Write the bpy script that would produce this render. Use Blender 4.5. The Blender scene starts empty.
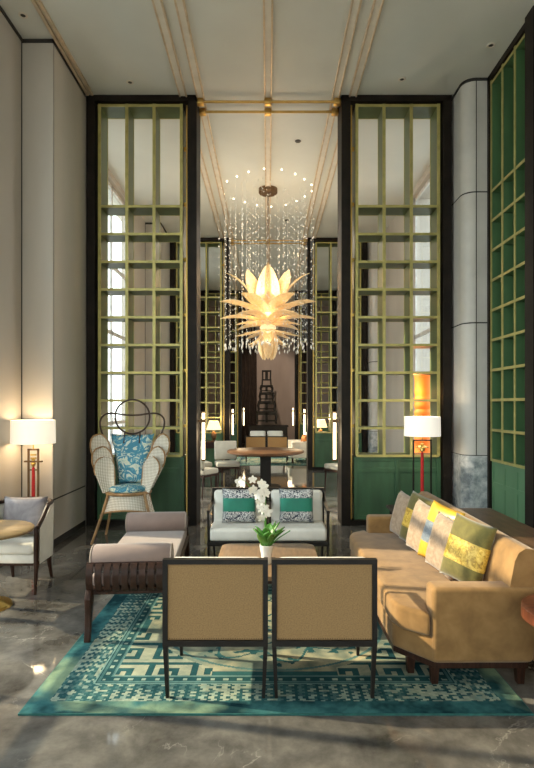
import bpy, bmesh, math, random
from mathutils import Vector, Matrix, noise as mnoise
PI = math.pi
random.seed(7)
SC = bpy.context.scene
COL = SC.collection

# ------------------------------------------------------------------ mesh helpers
class MB:
    def __init__(s): s.bm = bmesh.new()
    def box(s, x0, x1, y0, y1, z0, z1, bev=0.0, seg=2, mat=None):
        g = bmesh.ops.create_cube(s.bm, size=1.0); vs = g['verts']
        for v in vs:
            v.co = Vector(((x0+x1)/2+v.co.x*(x1-x0), (y0+y1)/2+v.co.y*(y1-y0), (z0+z1)/2+v.co.z*(z1-z0)))
        if bev > 0:
            es = list({e for v in vs for e in v.link_edges})
            r = bmesh.ops.bevel(s.bm, geom=es, offset=bev, segments=seg, profile=0.5, affect='EDGES')
            vs = list({v for f in r['faces'] for v in f.verts} | {v for v in vs if v.is_valid})
        if mat is not None:
            for v in vs: v.co = mat @ v.co
        return s
    def tube(s, pts, r, n=8, closed=False, cap=True):
        pts = [Vector(p) for p in pts]; m = len(pts)
        rs = r if isinstance(r, (list, tuple)) else [r]*m
        rings = []; up = None
        for i, p in enumerate(pts):
            if closed: t = pts[(i+1) % m]-pts[i-1]
            else: t = pts[min(i+1, m-1)]-pts[max(i-1, 0)]
            t.normalize()
            if up is None:
                up = Vector((0, 0, 1)) if abs(t.z) < 0.9 else Vector((0, 1, 0))
            a = t.cross(up)
            if a.length < 1e-6: a = t.cross(Vector((1, 0, 0)))
            a.normalize(); b = a.cross(t).normalized(); up = b
            rings.append([s.bm.verts.new(p+(a*math.cos(k*2*PI/n)+b*math.sin(k*2*PI/n))*rs[i]) for k in range(n)])
        for i in range(m if closed else m-1):
            A = rings[i]; B = rings[(i+1) % m]
            for k in range(n): s.bm.faces.new((A[k], A[(k+1) % n], B[(k+1) % n], B[k]))
        if cap and not closed:
            s.bm.faces.new(rings[0][::-1]); s.bm.faces.new(rings[-1])
        return s
    def lathe(s, prof, c=(0, 0, 0), n=24, mat=None):
        c = Vector(c); rings = []; new = []
        for r, z in prof:
            if r < 1e-5:
                v = s.bm.verts.new(c+Vector((0, 0, z))); rings.append([v]); new.append(v)
            else:
                q = [s.bm.verts.new(c+Vector((r*math.cos(k*2*PI/n), r*math.sin(k*2*PI/n), z))) for k in range(n)]
                rings.append(q); new += q
        for A, B in zip(rings[:-1], rings[1:]):
            for k in range(n):
                if len(A) == 1 and len(B) == 1: continue
                if len(A) == 1: s.bm.faces.new((A[0], B[(k+1) % n], B[k]))
                elif len(B) == 1: s.bm.faces.new((A[k], A[(k+1) % n], B[0]))
                else: s.bm.faces.new((A[k], A[(k+1) % n], B[(k+1) % n], B[k]))
        if mat is not None:
            for v in new: v.co = mat @ v.co
        return s
    def grid(s, fn, nu, nv, closeu=False):
        V = [[s.bm.verts.new(Vector(fn(i/nu, j/nv))) for j in range(nv+1)] for i in range(nu if closeu else nu+1)]
        for i in range(nu):
            A = V[i]; B = V[(i+1) % len(V)] if closeu else V[i+1]
            for j in range(nv): s.bm.faces.new((A[j], B[j], B[j+1], A[j+1]))
        return s
    def prism(s, poly, z0, z1, axis='z', bev=0.0, seg=2):
        # poly is a list of 2d points, extruded along axis
        def P(a, b, t):
            return Vector((a, b, t)) if axis == 'z' else (Vector((t, a, b)) if axis == 'x' else Vector((a, t, b)))
        A = [s.bm.verts.new(P(a, b, z0)) for a, b in poly]; B = [s.bm.verts.new(P(a, b, z1)) for a, b in poly]
        n = len(poly); fs = [s.bm.faces.new(A[::-1]), s.bm.faces.new(B)]
        for k in range(n): fs.append(s.bm.faces.new((A[k], A[(k+1) % n], B[(k+1) % n], B[k])))
        if bev > 0:
            bmesh.ops.recalc_face_normals(s.bm, faces=fs)
            es = list({e for f in fs for e in f.edges})
            bmesh.ops.bevel(s.bm, geom=es, offset=bev, segments=seg, profile=0.5, affect='EDGES')
        return s
    def solidify(s, t):
        bmesh.ops.recalc_face_normals(s.bm, faces=s.bm.faces[:])
        bmesh.ops.solidify(s.bm, geom=s.bm.faces[:], thickness=t)
        return s
    def pillow(s, w, h, t, n=14, mat=None, pinch=0.06):
        # cushion in local x (width), z (height, from 0), y (thickness)
        new = []
        for sg in (-1, 1):
            V = []
            for i in range(n+1):
                row = []
                for j in range(n+1):
                    u = -1+2*i/n; v = -1+2*j/n
                    f = max(0.0, (1-u**4))**.5*max(0.0, (1-v**4))**.5
                    k = 1-pinch*(1-abs(u)**2)*abs(v)**3*0 - 0
                    x = u*w/2*(1-pinch*(1-v*v)*abs(u)**2*.9); z = v*h/2*(1-pinch*(1-u*u)*abs(v)**2*.9)
                    q = s.bm.verts.new(Vector((x, sg*t/2*f*(1+.05*math.sin(5*u+3*v)), z+h/2))); row.append(q); new.append(q)
                V.append(row)
            for i in range(n):
                for j in range(n):
                    f = (V[i][j], V[i+1][j], V[i+1][j+1], V[i][j+1])
                    s.bm.faces.new(f if sg < 0 else f[::-1])
        bmesh.ops.remove_doubles(s.bm, verts=new, dist=1e-4)
        if mat is not None:
            for v in new:
                if v.is_valid: v.co = mat @ v.co
        return s
    def build(s, name, mat, parent=None, off=None, smooth=False, angle=40):
        bmesh.ops.recalc_face_normals(s.bm, faces=s.bm.faces[:])
        if off is not None:
            o_ = Vector(off)
            for v in s.bm.verts: v.co -= o_
        me = bpy.data.meshes.new(name); s.bm.to_mesh(me); s.bm.free()
        me.materials.append(mat)
        if smooth:
            me.polygons.foreach_set('use_smooth', [True]*len(me.polygons))
            try: me.set_sharp_from_angle(angle=math.radians(angle))
            except Exception: pass
        o = bpy.data.objects.new(name, me); COL.objects.link(o)
        if parent is not None: o.parent = parent
        return o

def tag(o, label=None, cat=None, group=None, kind=None):
    if label: o['label'] = label
    if cat: o['category'] = cat
    if group: o['group'] = group
    if kind: o['kind'] = kind
    return o
def thing(name, label, cat, group=None, loc=(0, 0, 0), rot=0):
    o = bpy.data.objects.new(name, None); COL.objects.link(o); o.empty_display_size = .1
    o.location = loc; o.rotation_euler = (0, 0, rot)
    return tag(o, label, cat, group)
def dup(root, loc, rot=None, label=None, group=None):
    def cp(o, par):
        c = o.copy(); COL.objects.link(c)
        if par is not None: c.parent = par
        for ch in list(o.children): cp(ch, c)
        return c
    r = cp(root, None); r.location = loc
    if rot is not None: r.rotation_euler = (0, 0, rot)
    if label: r['label'] = label
    if group: r['group'] = group
    return r
def struct(o): o['kind'] = 'structure'; return o

# ------------------------------------------------------------------ materials
def new_mat(name):
    m = bpy.data.materials.new(name); m.use_nodes = True
    nt = m.node_tree; nt.nodes.clear()
    out = nt.nodes.new('ShaderNodeOutputMaterial'); b = nt.nodes.new('ShaderNodeBsdfPrincipled')
    nt.links.new(b.outputs[0], out.inputs[0])
    return m, nt, b, out
def rgba(c): return (c[0], c[1], c[2], 1)
def coord(nt, scale=(1, 1, 1), kind='Object'):
    t = nt.nodes.new('ShaderNodeTexCoord'); mp = nt.nodes.new('ShaderNodeMapping')
    nt.links.new(t.outputs[kind], mp.inputs[0]); mp.inputs['Scale'].default_value = scale
    return mp.outputs[0]
def ramp(nt, fac, stops, interp='LINEAR'):
    r = nt.nodes.new('ShaderNodeValToRGB'); e = r.color_ramp; e.interpolation = interp
    while len(e.elements) < len(stops): e.elements.new(0.5)
    for el, (p, c) in zip(e.elements, stops): el.position = p; el.color = rgba(c)
    nt.links.new(fac, r.inputs[0]); return r.outputs[0]
def noise_tex(nt, vec, scale, detail=4, rough=.55, dist=0):
    n = nt.nodes.new('ShaderNodeTexNoise'); n.inputs['Scale'].default_value = scale
    n.inputs['Detail'].default_value = detail; n.inputs['Roughness'].default_value = rough
    n.inputs['Distortion'].default_value = dist
    nt.links.new(vec, n.inputs['Vector']); return n.outputs['Fac']
def bump(nt, b, h, strength=.2, dist=.01):
    n = nt.nodes.new('ShaderNodeBump'); n.inputs['Strength'].default_value = strength; n.inputs['Distance'].default_value = dist
    nt.links.new(h, n.inputs['Height']); nt.links.new(n.outputs[0], b.inputs['Normal'])
def M(name, c, rough=.5, metal=0, var=.12, scale=6, stretch=(1, 1, 1), bmp=0, bscale=60, sheen=0, coat=0, spec=.5):
    m, nt, b, _ = new_mat(name); b.inputs['Specular IOR Level'].default_value = spec
    v = coord(nt, stretch); f = noise_tex(nt, v, scale)
    lo = [x*(1-var*1.6) for x in c]; hi = [min(1, x*(1+var*1.6)) for x in c]
    nt.links.new(ramp(nt, f, [(.3, lo), (.7, hi)]), b.inputs['Base Color'])
    b.inputs['Roughness'].default_value = rough; b.inputs['Metallic'].default_value = metal
    if sheen: b.inputs['Sheen Weight'].default_value = sheen
    if coat: b.inputs['Coat Weight'].default_value = coat; b.inputs['Coat Roughness'].default_value = .1
    if bmp: bump(nt, b, noise_tex(nt, v, bscale, 3), bmp, .005)
    return m
def Memit(name, c, strength, base=None, rough=.6):
    m, nt, b, _ = new_mat(name)
    v = coord(nt); f = noise_tex(nt, v, 8)
    nt.links.new(ramp(nt, f, [(.2, [x*.92 for x in (base or c)]), (.8, (base or c))]), b.inputs['Base Color'])
    b.inputs['Roughness'].default_value = rough
    b.inputs['Emission Color'].default_value = rgba(c); b.inputs['Emission Strength'].default_value = strength
    return m
def Mmarble(name, stops, scale, vein, rough, veinc, vw=.006):
    m, nt, b, _ = new_mat(name)
    v = coord(nt); f = noise_tex(nt, v, scale, 8, .66, .15)
    base = ramp(nt, f, stops)
    w = noise_tex(nt, v, vein, 6, .6, 1.4)
    a = nt.nodes.new('ShaderNodeMath'); a.operation = 'SUBTRACT'; nt.links.new(w, a.inputs[0]); a.inputs[1].default_value = .5
    ab = nt.nodes.new('ShaderNodeMath'); ab.operation = 'ABSOLUTE'; nt.links.new(a.outputs[0], ab.inputs[0])
    vf0 = ramp(nt, ab.outputs[0], [(0, (.75, .75, .75)), (vw, (0, 0, 0))])
    mk = ramp(nt, noise_tex(nt, v, vein*2.3, 2), [(.48, (0, 0, 0)), (.62, (1, 1, 1))])
    mm = nt.nodes.new('ShaderNodeMath'); mm.operation = 'MULTIPLY'; nt.links.new(vf0, mm.inputs[0]); nt.links.new(mk, mm.inputs[1]); vf = mm.outputs[0]
    mx = nt.nodes.new('ShaderNodeMix'); mx.data_type = 'RGBA'
    nt.links.new(vf, mx.inputs[0]); nt.links.new(base, mx.inputs[6]); mx.inputs[7].default_value = rgba(veinc)
    nt.links.new(mx.outputs[2], b.inputs['Base Color'])
    b.inputs['Roughness'].default_value = rough
    nt.links.new(ramp(nt, noise_tex(nt, v, 3, 4), [(.3, [rough*.7]*3), (.8, [rough*1.5]*3)]), b.inputs['Roughness'])
    return m
def Mweave(name, c1, c2, scale, rough=.75, bmp=.4):
    m, nt, b, _ = new_mat(name)
    v = coord(nt)
    w1 = nt.nodes.new('ShaderNodeTexWave'); w1.bands_direction = 'X'; w1.inputs['Scale'].default_value = scale
    w2 = nt.nodes.new('ShaderNodeTexWave'); w2.bands_direction = 'Z'; w2.inputs['Scale'].default_value = scale
    for w in (w1, w2):
        nt.links.new(v, w.inputs['Vector']); w.inputs['Distortion'].default_value = .6
    mu = nt.nodes.new('ShaderNodeMath'); mu.operation = 'MULTIPLY'
    nt.links.new(w1.outputs['Fac'], mu.inputs[0]); nt.links.new(w2.outputs['Fac'], mu.inputs[1])
    nt.links.new(ramp(nt, mu.outputs[0], [(.01, c2), (.16, c1)]), b.inputs['Base Color'])
    b.inputs['Roughness'].default_value = rough; bump(nt, b, mu.outputs[0], bmp, .004)
    return m
def Mspots(name, stops, scale, rough=.8, dist=0, interp='LINEAR', detail=3, bmp=0, sheen=0, stretch=(1, 1, 1)):
    m, nt, b, _ = new_mat(name)
    f = noise_tex(nt, coord(nt, stretch), scale, detail, .6, dist)
    nt.links.new(ramp(nt, f, stops, interp), b.inputs['Base Color']); b.inputs['Roughness'].default_value = rough
    if bmp: bump(nt, b, f, bmp, .006)
    if sheen: b.inputs['Sheen Weight'].default_value = sheen
    return m
def Mglass(name):
    m = bpy.data.materials.new(name); m.use_nodes = True; nt = m.node_tree; nt.nodes.clear()
    out = nt.nodes.new('ShaderNodeOutputMaterial'); t = nt.nodes.new('ShaderNodeBsdfTransparent'); g = nt.nodes.new('ShaderNodeBsdfGlossy')
    g.inputs['Roughness'].default_value = .02; t.inputs[0].default_value = (.93, .97, .96, 1)
    fr = nt.nodes.new('ShaderNodeFresnel'); fr.inputs[0].default_value = 1.3
    mx = nt.nodes.new('ShaderNodeMixShader'); ge = nt.nodes.new('ShaderNodeNewGeometry'); iv = nt.nodes.new('ShaderNodeMath'); iv.operation = 'SUBTRACT'; iv.inputs[0].default_value = 1
    nt.links.new(ge.outputs['Backfacing'], iv.inputs[1]); ml = nt.nodes.new('ShaderNodeMath'); ml.operation = 'MULTIPLY'
    nt.links.new(fr.outputs[0], ml.inputs[0]); nt.links.new(iv.outputs[0], ml.inputs[1]); nt.links.new(ml.outputs[0], mx.inputs[0])
    nt.links.new(t.outputs[0], mx.inputs[1]); nt.links.new(g.outputs[0], mx.inputs[2]); nt.links.new(mx.outputs[0], out.inputs[0])
    return m
def Mshade(name, c, strength):
    # lamp shade fabric: lit from inside by its bulb
    m, nt, b, out = new_mat(name)
    f = noise_tex(nt, coord(nt, (1, 1, .2)), 60, 2)
    nt.links.new(ramp(nt, f, [(.2, [x*.9 for x in c]), (.8, c)]), b.inputs['Base Color'])
    b.inputs['Roughness'].default_value = .9
    b.inputs['Emission Color'].default_value = rgba(c); b.inputs['Emission Strength'].default_value = strength
    return m

wall_m = M('wall_panel', (.50, .455, .40), .55, var=.05, scale=1.2, stretch=(1, 1, .2), bmp=.05, bscale=120)
pil_m = M('pilaster_panel', (.55, .51, .455), .5, var=.04, scale=1.5, stretch=(1, 1, .2))
ceil_m = M('ceiling_paint', (.66, .68, .64), .5, var=.03, scale=1)
stone_m = M('pale_column_stone', (.60, .58, .54), .35, var=.06, scale=2)
trim_m = M('gilded_ceiling_trim', (.62, .50, .36), .4, .25, var=.1, scale=10)
trimw_m = M('trim_white', (.72, .68, .60), .5, var=.05, scale=5)
brass_m = M('brass', (.62, .42, .12), .28, .95, var=.08, scale=8)
gold_m = M('gold', (.58, .38, .12), .35, .95, var=.08, scale=8)
dark_m = M('dark_bronze', (.014, .010, .007), .55, .0, spec=.2, var=.25, scale=5)
joint_m = M('dark_joint', (.03, .028, .025), .7, var=.1)
green_m = M('green_lacquer', (.085, .125, .042), .38, var=.14, scale=3, stretch=(1, 1, .3))
lime_m = M('lime_gilt_edge', (.47, .42, .15), .38, .35, var=.1, scale=8)
panel_m = M('green_panel', (.048, .125, .058), .42, var=.2, scale=4, stretch=(1, 1, .3))
wallgreen_m = M('right_wall_green', (.085, .18, .08), .45, var=.12, scale=3, stretch=(1, 1, .3))
curtain_m = M('brown_curtain', (.035, .022, .016), .9, var=.2, scale=5)
floor_m = Mmarble('grey_marble_floor', [(.3, (.034, .031, .028)), (.5, (.105, .098, .09)), (.7, (.20, .185, .165))], 2.4, .8, .065, (.33, .31, .28), .005)
base_m = Mmarble('pale_marble', [(.36, (.16, .19, .21)), (.5, (.40, .43, .44)), (.62, (.66, .67, .66))], 5.5, 3, .3, (.15, .17, .2))
wood_m = M('dark_walnut', (.034, .014, .008), .45, spec=.25, var=.3, scale=9, stretch=(6, 6, 1))
blackwood_m = M('ebonised_wood', (.011, .0085, .0065), .45, spec=.3, var=.25, scale=9)
oak_m = M('light_oak', (.31, .20, .09), .4, var=.15, scale=7, stretch=(1, 8, 1))
teak_m = M('brown_table_wood', (.28, .17, .09), .35, var=.15, scale=6, stretch=(8, 1, 1))
red_wood_m = M('reddish_wood', (.13, .036, .016), .35, var=.2, scale=8, stretch=(1, 6, 1))
suede_m = Mspots('tan_suede', [(.28, (.20, .105, .032)), (.5, (.28, .15, .048)), (.72, (.36, .20, .07))], 6.5, .9, .25, sheen=.2, bmp=.08)
cream_m = M('cream_upholstery', (.80, .77, .70), .85, var=.06, scale=5, bmp=.12, bscale=200)
backweave_m = M('brown_woven_back', (.31, .19, .08), .8, var=.14, scale=140, bmp=.3, bscale=300)
taupe_m = M('taupe_velvet', (.235, .165, .14), .85, var=.1, scale=4, sheen=.4)
fur_m = Mspots('taupe_plush', [(.3, (.27, .18, .115)), (.7, (.44, .32, .22))], 26, .95, .5, bmp=.6, sheen=.4)
olive_m = Mspots('olive_velvet', [(.3, (.09, .075, .010)), (.7, (.17, .14, .025))], 14, .8, .6, sheen=.4)
yellow_m = Mspots('yellow_brocade', [(.35, (.36, .20, .02)), (.5, (.62, .40, .05)), (.65, (.78, .56, .12))], 34, .45, 1.2)
silk_m = Mspots('gold_silk', [(.3, (.60, .34, .03)), (.7, (.78, .48, .06))], 9, .35, .8)
steel_m = Mspots('slate_blue_satin', [(.35, (.16, .19, .23)), (.65, (.27, .31, .35))], 30, .45, 1)
teal_m = M('emerald_velvet', (.006, .20, .13), .6, var=.1, scale=6, sheen=.3)
zebra_m = Mspots('black_white_weave', [(.0, (.03, .04, .07)), (.47, (.03, .04, .07)), (.5, (.72, .72, .70)), (1, (.78, .78, .75))], 42, .8, 2.2, 'CONSTANT', 1)
floral_m = Mspots('blue_floral_linen', [(0, (.05, .22, .36)), (.36, (.62, .74, .66)), (.42, (.07, .28, .42)), (.52, (.14, .40, .50)), (.56, (.70, .76, .64)), (.66, (.40, .60, .54)), (.72, (.08, .30, .42))], 6, .8, 1.6, 'CONSTANT', 3)
greysatin_m = Mspots('grey_satin', [(.3, (.12, .10, .105)), (.7, (.25, .22, .225))], 6, .5, 1)
rattan_m = M('cane_pole', (.36, .21, .09), .45, var=.25, scale=12)
darkcane_m = M('dark_bent_cane', (.04, .022, .014), .45, var=.2, scale=12)
wicker_m = Mweave('white_wicker', (.88, .85, .76), (.40, .33, .23), 17)
porcelain_m = M('white_porcelain', (.80, .79, .75), .25, var=.03)
leaf_m = Mspots('orchid_leaf', [(.3, (.03, .12, .015)), (.7, (.09, .27, .04))], 12, .4)
petal_m = M('orchid_white', (.84, .82, .76), .6, var=.04, scale=20)
red_m = M('red_tassel', (.55, .008, .008), .6, var=.15, scale=30)
bronze_m = M('aged_bronze', (.16, .09, .04), .4, .6, var=.2, scale=10)
glass_m = Mglass('window_glass')
shade_m = Mshade('linen_shade', (1, .90, .72), .62)
shadew_m = Mshade('white_linen_shade', (1, .93, .82), .6)
smallshade_m = Mshade('small_shade', (1, .74, .38), 1.6)
sconce_m = Memit('sconce_tube', (1, .80, .50), 4.2)
bulb_m = Memit('tiny_lamp', (1, .88, .66), 6)
lotus_m, nt_, b_, out_ = new_mat('frosted_amber_glass')
# frosted glass petals: let the lamp inside shine through
tr_ = nt_.nodes.new('ShaderNodeBsdfTranslucent'); mx_ = nt_.nodes.new('ShaderNodeMixShader'); mx_.inputs[0].default_value = .45
c_ = ramp(nt_, noise_tex(nt_, coord(nt_), 22, 5, .65), [(.3, (.78, .60, .34)), (.7, (.95, .84, .60))])
nt_.links.new(c_, b_.inputs['Base Color']); nt_.links.new(c_, tr_.inputs[0]); b_.inputs['Roughness'].default_value = .3
b_.inputs['Emission Color'].default_value = (1, .76, .44, 1); b_.inputs['Emission Strength'].default_value = .11
nt_.links.new(b_.outputs[0], mx_.inputs[1]); nt_.links.new(tr_.outputs[0], mx_.inputs[2]); nt_.links.new(mx_.outputs[0], out_.inputs[0])
lotusin_m = Memit('glowing_glass', (1, .76, .40), .6, base=(.9, .8, .6), rough=.3)
crystal_m = M('cut_crystal', (.92, .90, .84), .25, .1, var=.05)
orange_m = Memit('orange_paper', (1, .15, .01), .5, base=(.8, .22, .03))
outer_m = M('outside_paving', (.35, .34, .32), .9, var=.1, scale=.5)
chrome_m = M('dark_downlight', (.05, .045, .04), .3, .6, var=.1)
rugedge_m = M('rug_binding', (.02, .11, .10), .95, var=.2, scale=20)

# ------------------------------------------------------------------ setting
CEIL = 6.07
WX = 2.94
struct(MB().box(-6, 6, -7, 25, -.2, 0).build('floor', floor_m))
struct(MB().box(-3.5, 3.5, -7, 25, CEIL, CEIL+.3).build('ceiling', ceil_m))

def wall_with_openings(name, x0, x1, ya, yb, ops, mat, extra=()):
    """wall slab between ya and yb with openings (y0,y1,z0,z1)"""
    mb = MB(); y = ya
    for (a, b, z0, z1) in sorted(ops):
        mb.box(x0, x1, y, a, 0, CEIL)
        if z0 > 0: mb.box(x0, x1, a, b, 0, z0)
        if z1 < CEIL: mb.box(x0, x1, a, b, z1, CEIL)
        y = b
    mb.box(x0, x1, y, yb, 0, CEIL)
    for e in extra: mb.box(*e)
    return struct(mb.build(name, mat))
LW = [(-3.5, -.6, .1, 5.7), (1.3, 5.45, .1, 5.7), (8.15, 11.45, .1, 5.95), (14.6, 17.9, .1, 5.95)]
RW = [(8.15, 11.0, .1, 5.95)]
wall_with_openings('wall_left', -3.14, -WX, -7, 25, LW, wall_m)
wall_with_openings('wall_right', WX+.2, WX+.4, -7, 7.14, [], wall_m)
wall_with_openings('wall_right_rear', WX, WX+.4, 7.95, 25, RW, wall_m)
struct(MB().box(-3.14, 3.34, 23.6, 23.8, 0, CEIL).build('wall_end', M('end_wall_panel', (.42, .33, .29), .6, var=.06, scale=2, stretch=(1, 1, .3))))
mb = MB()
for a, b, z0, z1 in ((-3.14, -2.4, 0, CEIL), (2.4, 3.34, 0, CEIL), (-2.4, 2.4, 0, .1), (-2.4, 2.4, 5.6, CEIL)):
    mb.box(a, b, -4.2, -4, z0, z1)
struct(mb.build('wall_back', wall_m))
PER = 6.41
# pilasters beside every screen
k = 0
for i in range(3):
    dy = i*PER
    struct(MB().box(-3.0, -2.57, 6.38+dy, 7.96+dy, 0, CEIL, .012).build('wall_left_pilaster' + ('' if i == 0 else '.%03d' % i), pil_m))
    # rounded stone column on the right
    r = .16; poly = [(3.2, 7.14+dy), (3.2, 7.98+dy), (2.625, 7.98+dy)]
    for q in range(9):
        a = PI+q*PI/2/8
        poly.append((2.625+r+r*math.cos(a), 7.14+dy+r+r*math.sin(a)))
    struct(MB().prism(poly, 1.03, CEIL-.03).build('wall_right_pilaster' + ('' if i == 0 else '.%03d' % i), stone_m, smooth=True))
    poly2 = [(x-.004 if x < 3 else x, y-.004) for x, y in poly]
    struct(MB().prism(poly2, 0, 1.02).build('baseboard_right' + ('' if i == 0 else '.%03d' % i), base_m, smooth=True))
    mb = MB()
    poly3 = [(x+.006, y+.006) for x, y in poly]
    mb.prism(poly3, 1.015, 1.035)
    poly4 = [(x-.002, y-.002) for x, y in poly]
    for z in (2.80, 4.55): mb.prism(poly4, z-.008, z+.008)
    mb.prism([(x-.012, y-.012) for x, y in poly], CEIL-.035, CEIL-.001)
    mb.box(2.78, 2.79, 7.137+dy, 7.2+dy, 1.03, CEIL-.03)
    struct(mb.build('trim_%d' % (20+i), joint_m))
    # joint lines and dark skirting on the left
    mb = MB()
    mb.box(-2.60, -2.566, 6.377+dy, 6.387+dy, 0, .001)
    mb.box(-2.945, -2.935, 6.36+dy, 6.379+dy, 0, CEIL)
    mb.box(-2.580, -2.567, 6.376+dy, 7.5+dy, .555, .572)
    mb.box(-2.573, -2.5675, 6.40+dy, 6.408+dy, 0, CEIL)
    mb.box(-2.575, -2.566, 6.376+dy, 7.5+dy, 0, .085)
    mb.box(-2.95, -2.56, 6.37+dy, 6.386+dy, CEIL-.045, CEIL-.001)
    mb.box(-2.575, -2.56, 6.37+dy, 7.5+dy, CEIL-.045, CEIL-.001)
    struct(mb.build('trim_%d' % (30+i), joint_m))
struct(MB().box(-2.945, -2.925, -7, 6.37, CEIL-.04, CEIL-.001).build('trim_40', joint_m))
struct(MB().box(-2.945, -2.93, 5.46, 6.37, 0, .085).build('baseboard_left', joint_m))
# ceiling mouldings running the length of the room
n = 50
for xc in (-1.195, -.955, 0, .955, 1.195):
    w = .045
    mb = MB().box(xc-w, xc+w, -7, 23.6, CEIL-.022, CEIL+.01, .006)
    o = struct(mb.build('trim_%d' % n, trimw_m)); n += 1
    for sg in (-1, 1):
        struct(MB().box(xc+sg*w-.011, xc+sg*w+.011, -7, 23.6, CEIL-.034, CEIL+.01, .004).build('trim_%d' % n, trim_m)); n += 1
for xc in (-2.53, 2.53 if False else -2.47):
    struct(MB().box(xc-.02, xc+.02, -7, 7.5, CEIL-.03, CEIL+.01, .006).build('trim_%d' % n, trim_m)); n += 1
# brass rods across the ceiling at every line of screens
for i in range(3):
    dy = i*PER
    for yy in (7.60, 7.86):
        mb = MB().tube([(-1.0, yy+dy, CEIL-.055), (1.02, yy+dy, CEIL-.055)], .018, 10)
        for xc in (-.965, 0, .985):
            mb.box(xc-.05, xc+.05, yy+dy-.05, yy+dy+.05, CEIL-.10, CEIL-.02, .012)
        struct(mb.build('trim_%d' % n, gold_m, smooth=True)); n += 1

def window(idx, x, y0, y1, z0, z1, ny, zs):
    mb = MB(); w = .035
    for q in range(ny+1):
        y = y0+(y1-y0)*q/ny
        ww = w if 0 < q < ny else .05
        mb.box(x-.02, x+.02, max(y0, y-ww), min(y1, y+ww), z0, z1)
    for z in [z0+.04]+list(zs)+[z1-.04]:
        mb.box(x-.02, x+.02, y0, y1, z-w, z+w)
    o = struct(mb.build('window_%d' % idx, M('window_frame_paint', (.62, .60, .57), .5)))
    MB().box(x-.008, x+.008, y0+.05, y1-.05, z0+.07, z1-.07).build('window_pane', glass_m, o)
    return o
window(1, -3.04, 1.3, 5.45, .1, 5.7, 4, (1.1, 3.3))
window(2, -3.04, -3.5, -.6, .1, 5.7, 4, (1.1, 3.3))
window(3, -3.04, 8.15, 11.45, .1, 5.95, 3, (1.35, 3.1, 4.4))
window(4, -3.04, 14.6, 17.9, .1, 5.95, 5, (1.35, 3.1, 4.4))
window(5, WX+.1, 8.15, 11.0, .1, 5.95, 2, (2.3, 3.1))
mb = MB()
for x in (-2.37, -.8, .8, 2.37): mb.box(x-.04, x+.04, -4.14, -4.04, .1, 5.6)
for z in (.14, 2.6, 5.56): mb.box(-2.4, 2.4, -4.14, -4.04, z-.04, z+.04)
o = struct(mb.build('window_6', dark_m)); MB().box(-2.35, 2.35, -4.1, -4.085, .18, 5.52).build('window_pane', glass_m, o)  # unseen glazing behind the camera, added to let in soft frontal fill
struct(MB().box(-60, 60, -60, 80, -.6, -.25).build('ground', outer_m))

# ------------------------------------------------------------------ lattice screens
ZR = [.978+.3935*i for i in range(10)]+[5.95]
def screen(sg, label):
    t = thing('lattice_screen', label, 'screen', 'green lattice screens dividing the hall')
    X = lambda x: sg*x+.015
    def bx(mb, a, b, *r, **k):
        p, q = sorted((X(a), X(b))); return mb.box(p, q, *r, **k)
    f = MB()
    bx(f, 2.455, 2.575, 0, .43, 0, CEIL, bev=.006)
    bx(f, 1.02, 1.15, 0, .43, 0, CEIL, bev=.006)
    bx(f, 1.02, 2.575, 0, .43, 5.985, CEIL-.002)
    bx(f, 1.02, 2.575, .02, .41, 0, .07)
    f.build('frame', dark_m, t)
    L = MB(); T = MB()
    cols = [1.245+(2.405-1.245)*i/3 for i in range(4)]
    y0, y1 = .06, .38
    for c in cols: bx(L, c-.017, c+.017, y0, y1, .978, 5.96)
    for z in ZR: bx(L, cols[0], cols[-1], y0, y1, z-.015, z+.015)
    for c in cols:
        bx(T, c-.021, c+.021, y0-.012, y0+.004, .978, 5.97)
        bx(T, c-.021, c+.021, y1-.004, y1+.012, .978, 5.97)
    for z in ZR:
        bx(T, cols[0], cols[-1], y0-.010, y0+.004, z-.017, z+.017)
        bx(T, cols[0], cols[-1], y1-.004, y1+.010, z-.017, z+.017)
    L.build('lattice', green_m, t); T.build('gilt_edging', lime_m, t)
    P = MB()
    bx(P, 1.22, 2.43, .10, .34, .07, .962)
    for c in (1.235, 1.825, 2.415): bx(P, c-.03, c+.03, .075, .365, .07, .962, bev=.004)
    for z in (.10, .775, .935): bx(P, 1.22, 2.43, .08, .36, z-.03, z+.028, bev=.004)
    P.build('base_panel', panel_m, t)
    b = MB()
    bx(b, 1.165, 1.185, .10, .34, .07, 5.98)
    for z in (1.4, 2.2, 3.0, 3.8, 4.6, 5.4): bx(b, 1.14, 1.24, .18, .24, z-.02, z+.02)
    b.build('brass_upright', brass_m, t)
    return t
sL = screen(-1, 'green lattice screen left of the opening, behind the peacock chair')
sL.location = (0, 7.52, 0)
sR = screen(1, 'green lattice screen right of the opening, behind the lamp with the wide frame')
sR.location = (0, 7.52, 0)
dup(sL, (0, 7.52+PER, 0), label='gilt lattice screen in the second row, left of the chandelier')
dup(sR, (0, 7.52+PER, 0), label='gilt lattice screen in the second row, right of the chandelier')
dup(sL, (0, 7.52+2*PER, 0), label='farthest lattice screen on the left, beside the brown curtain')
dup(sR, (0, 7.52+2*PER, 0), label='farthest lattice screen on the right, beside the pale end wall')

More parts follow.
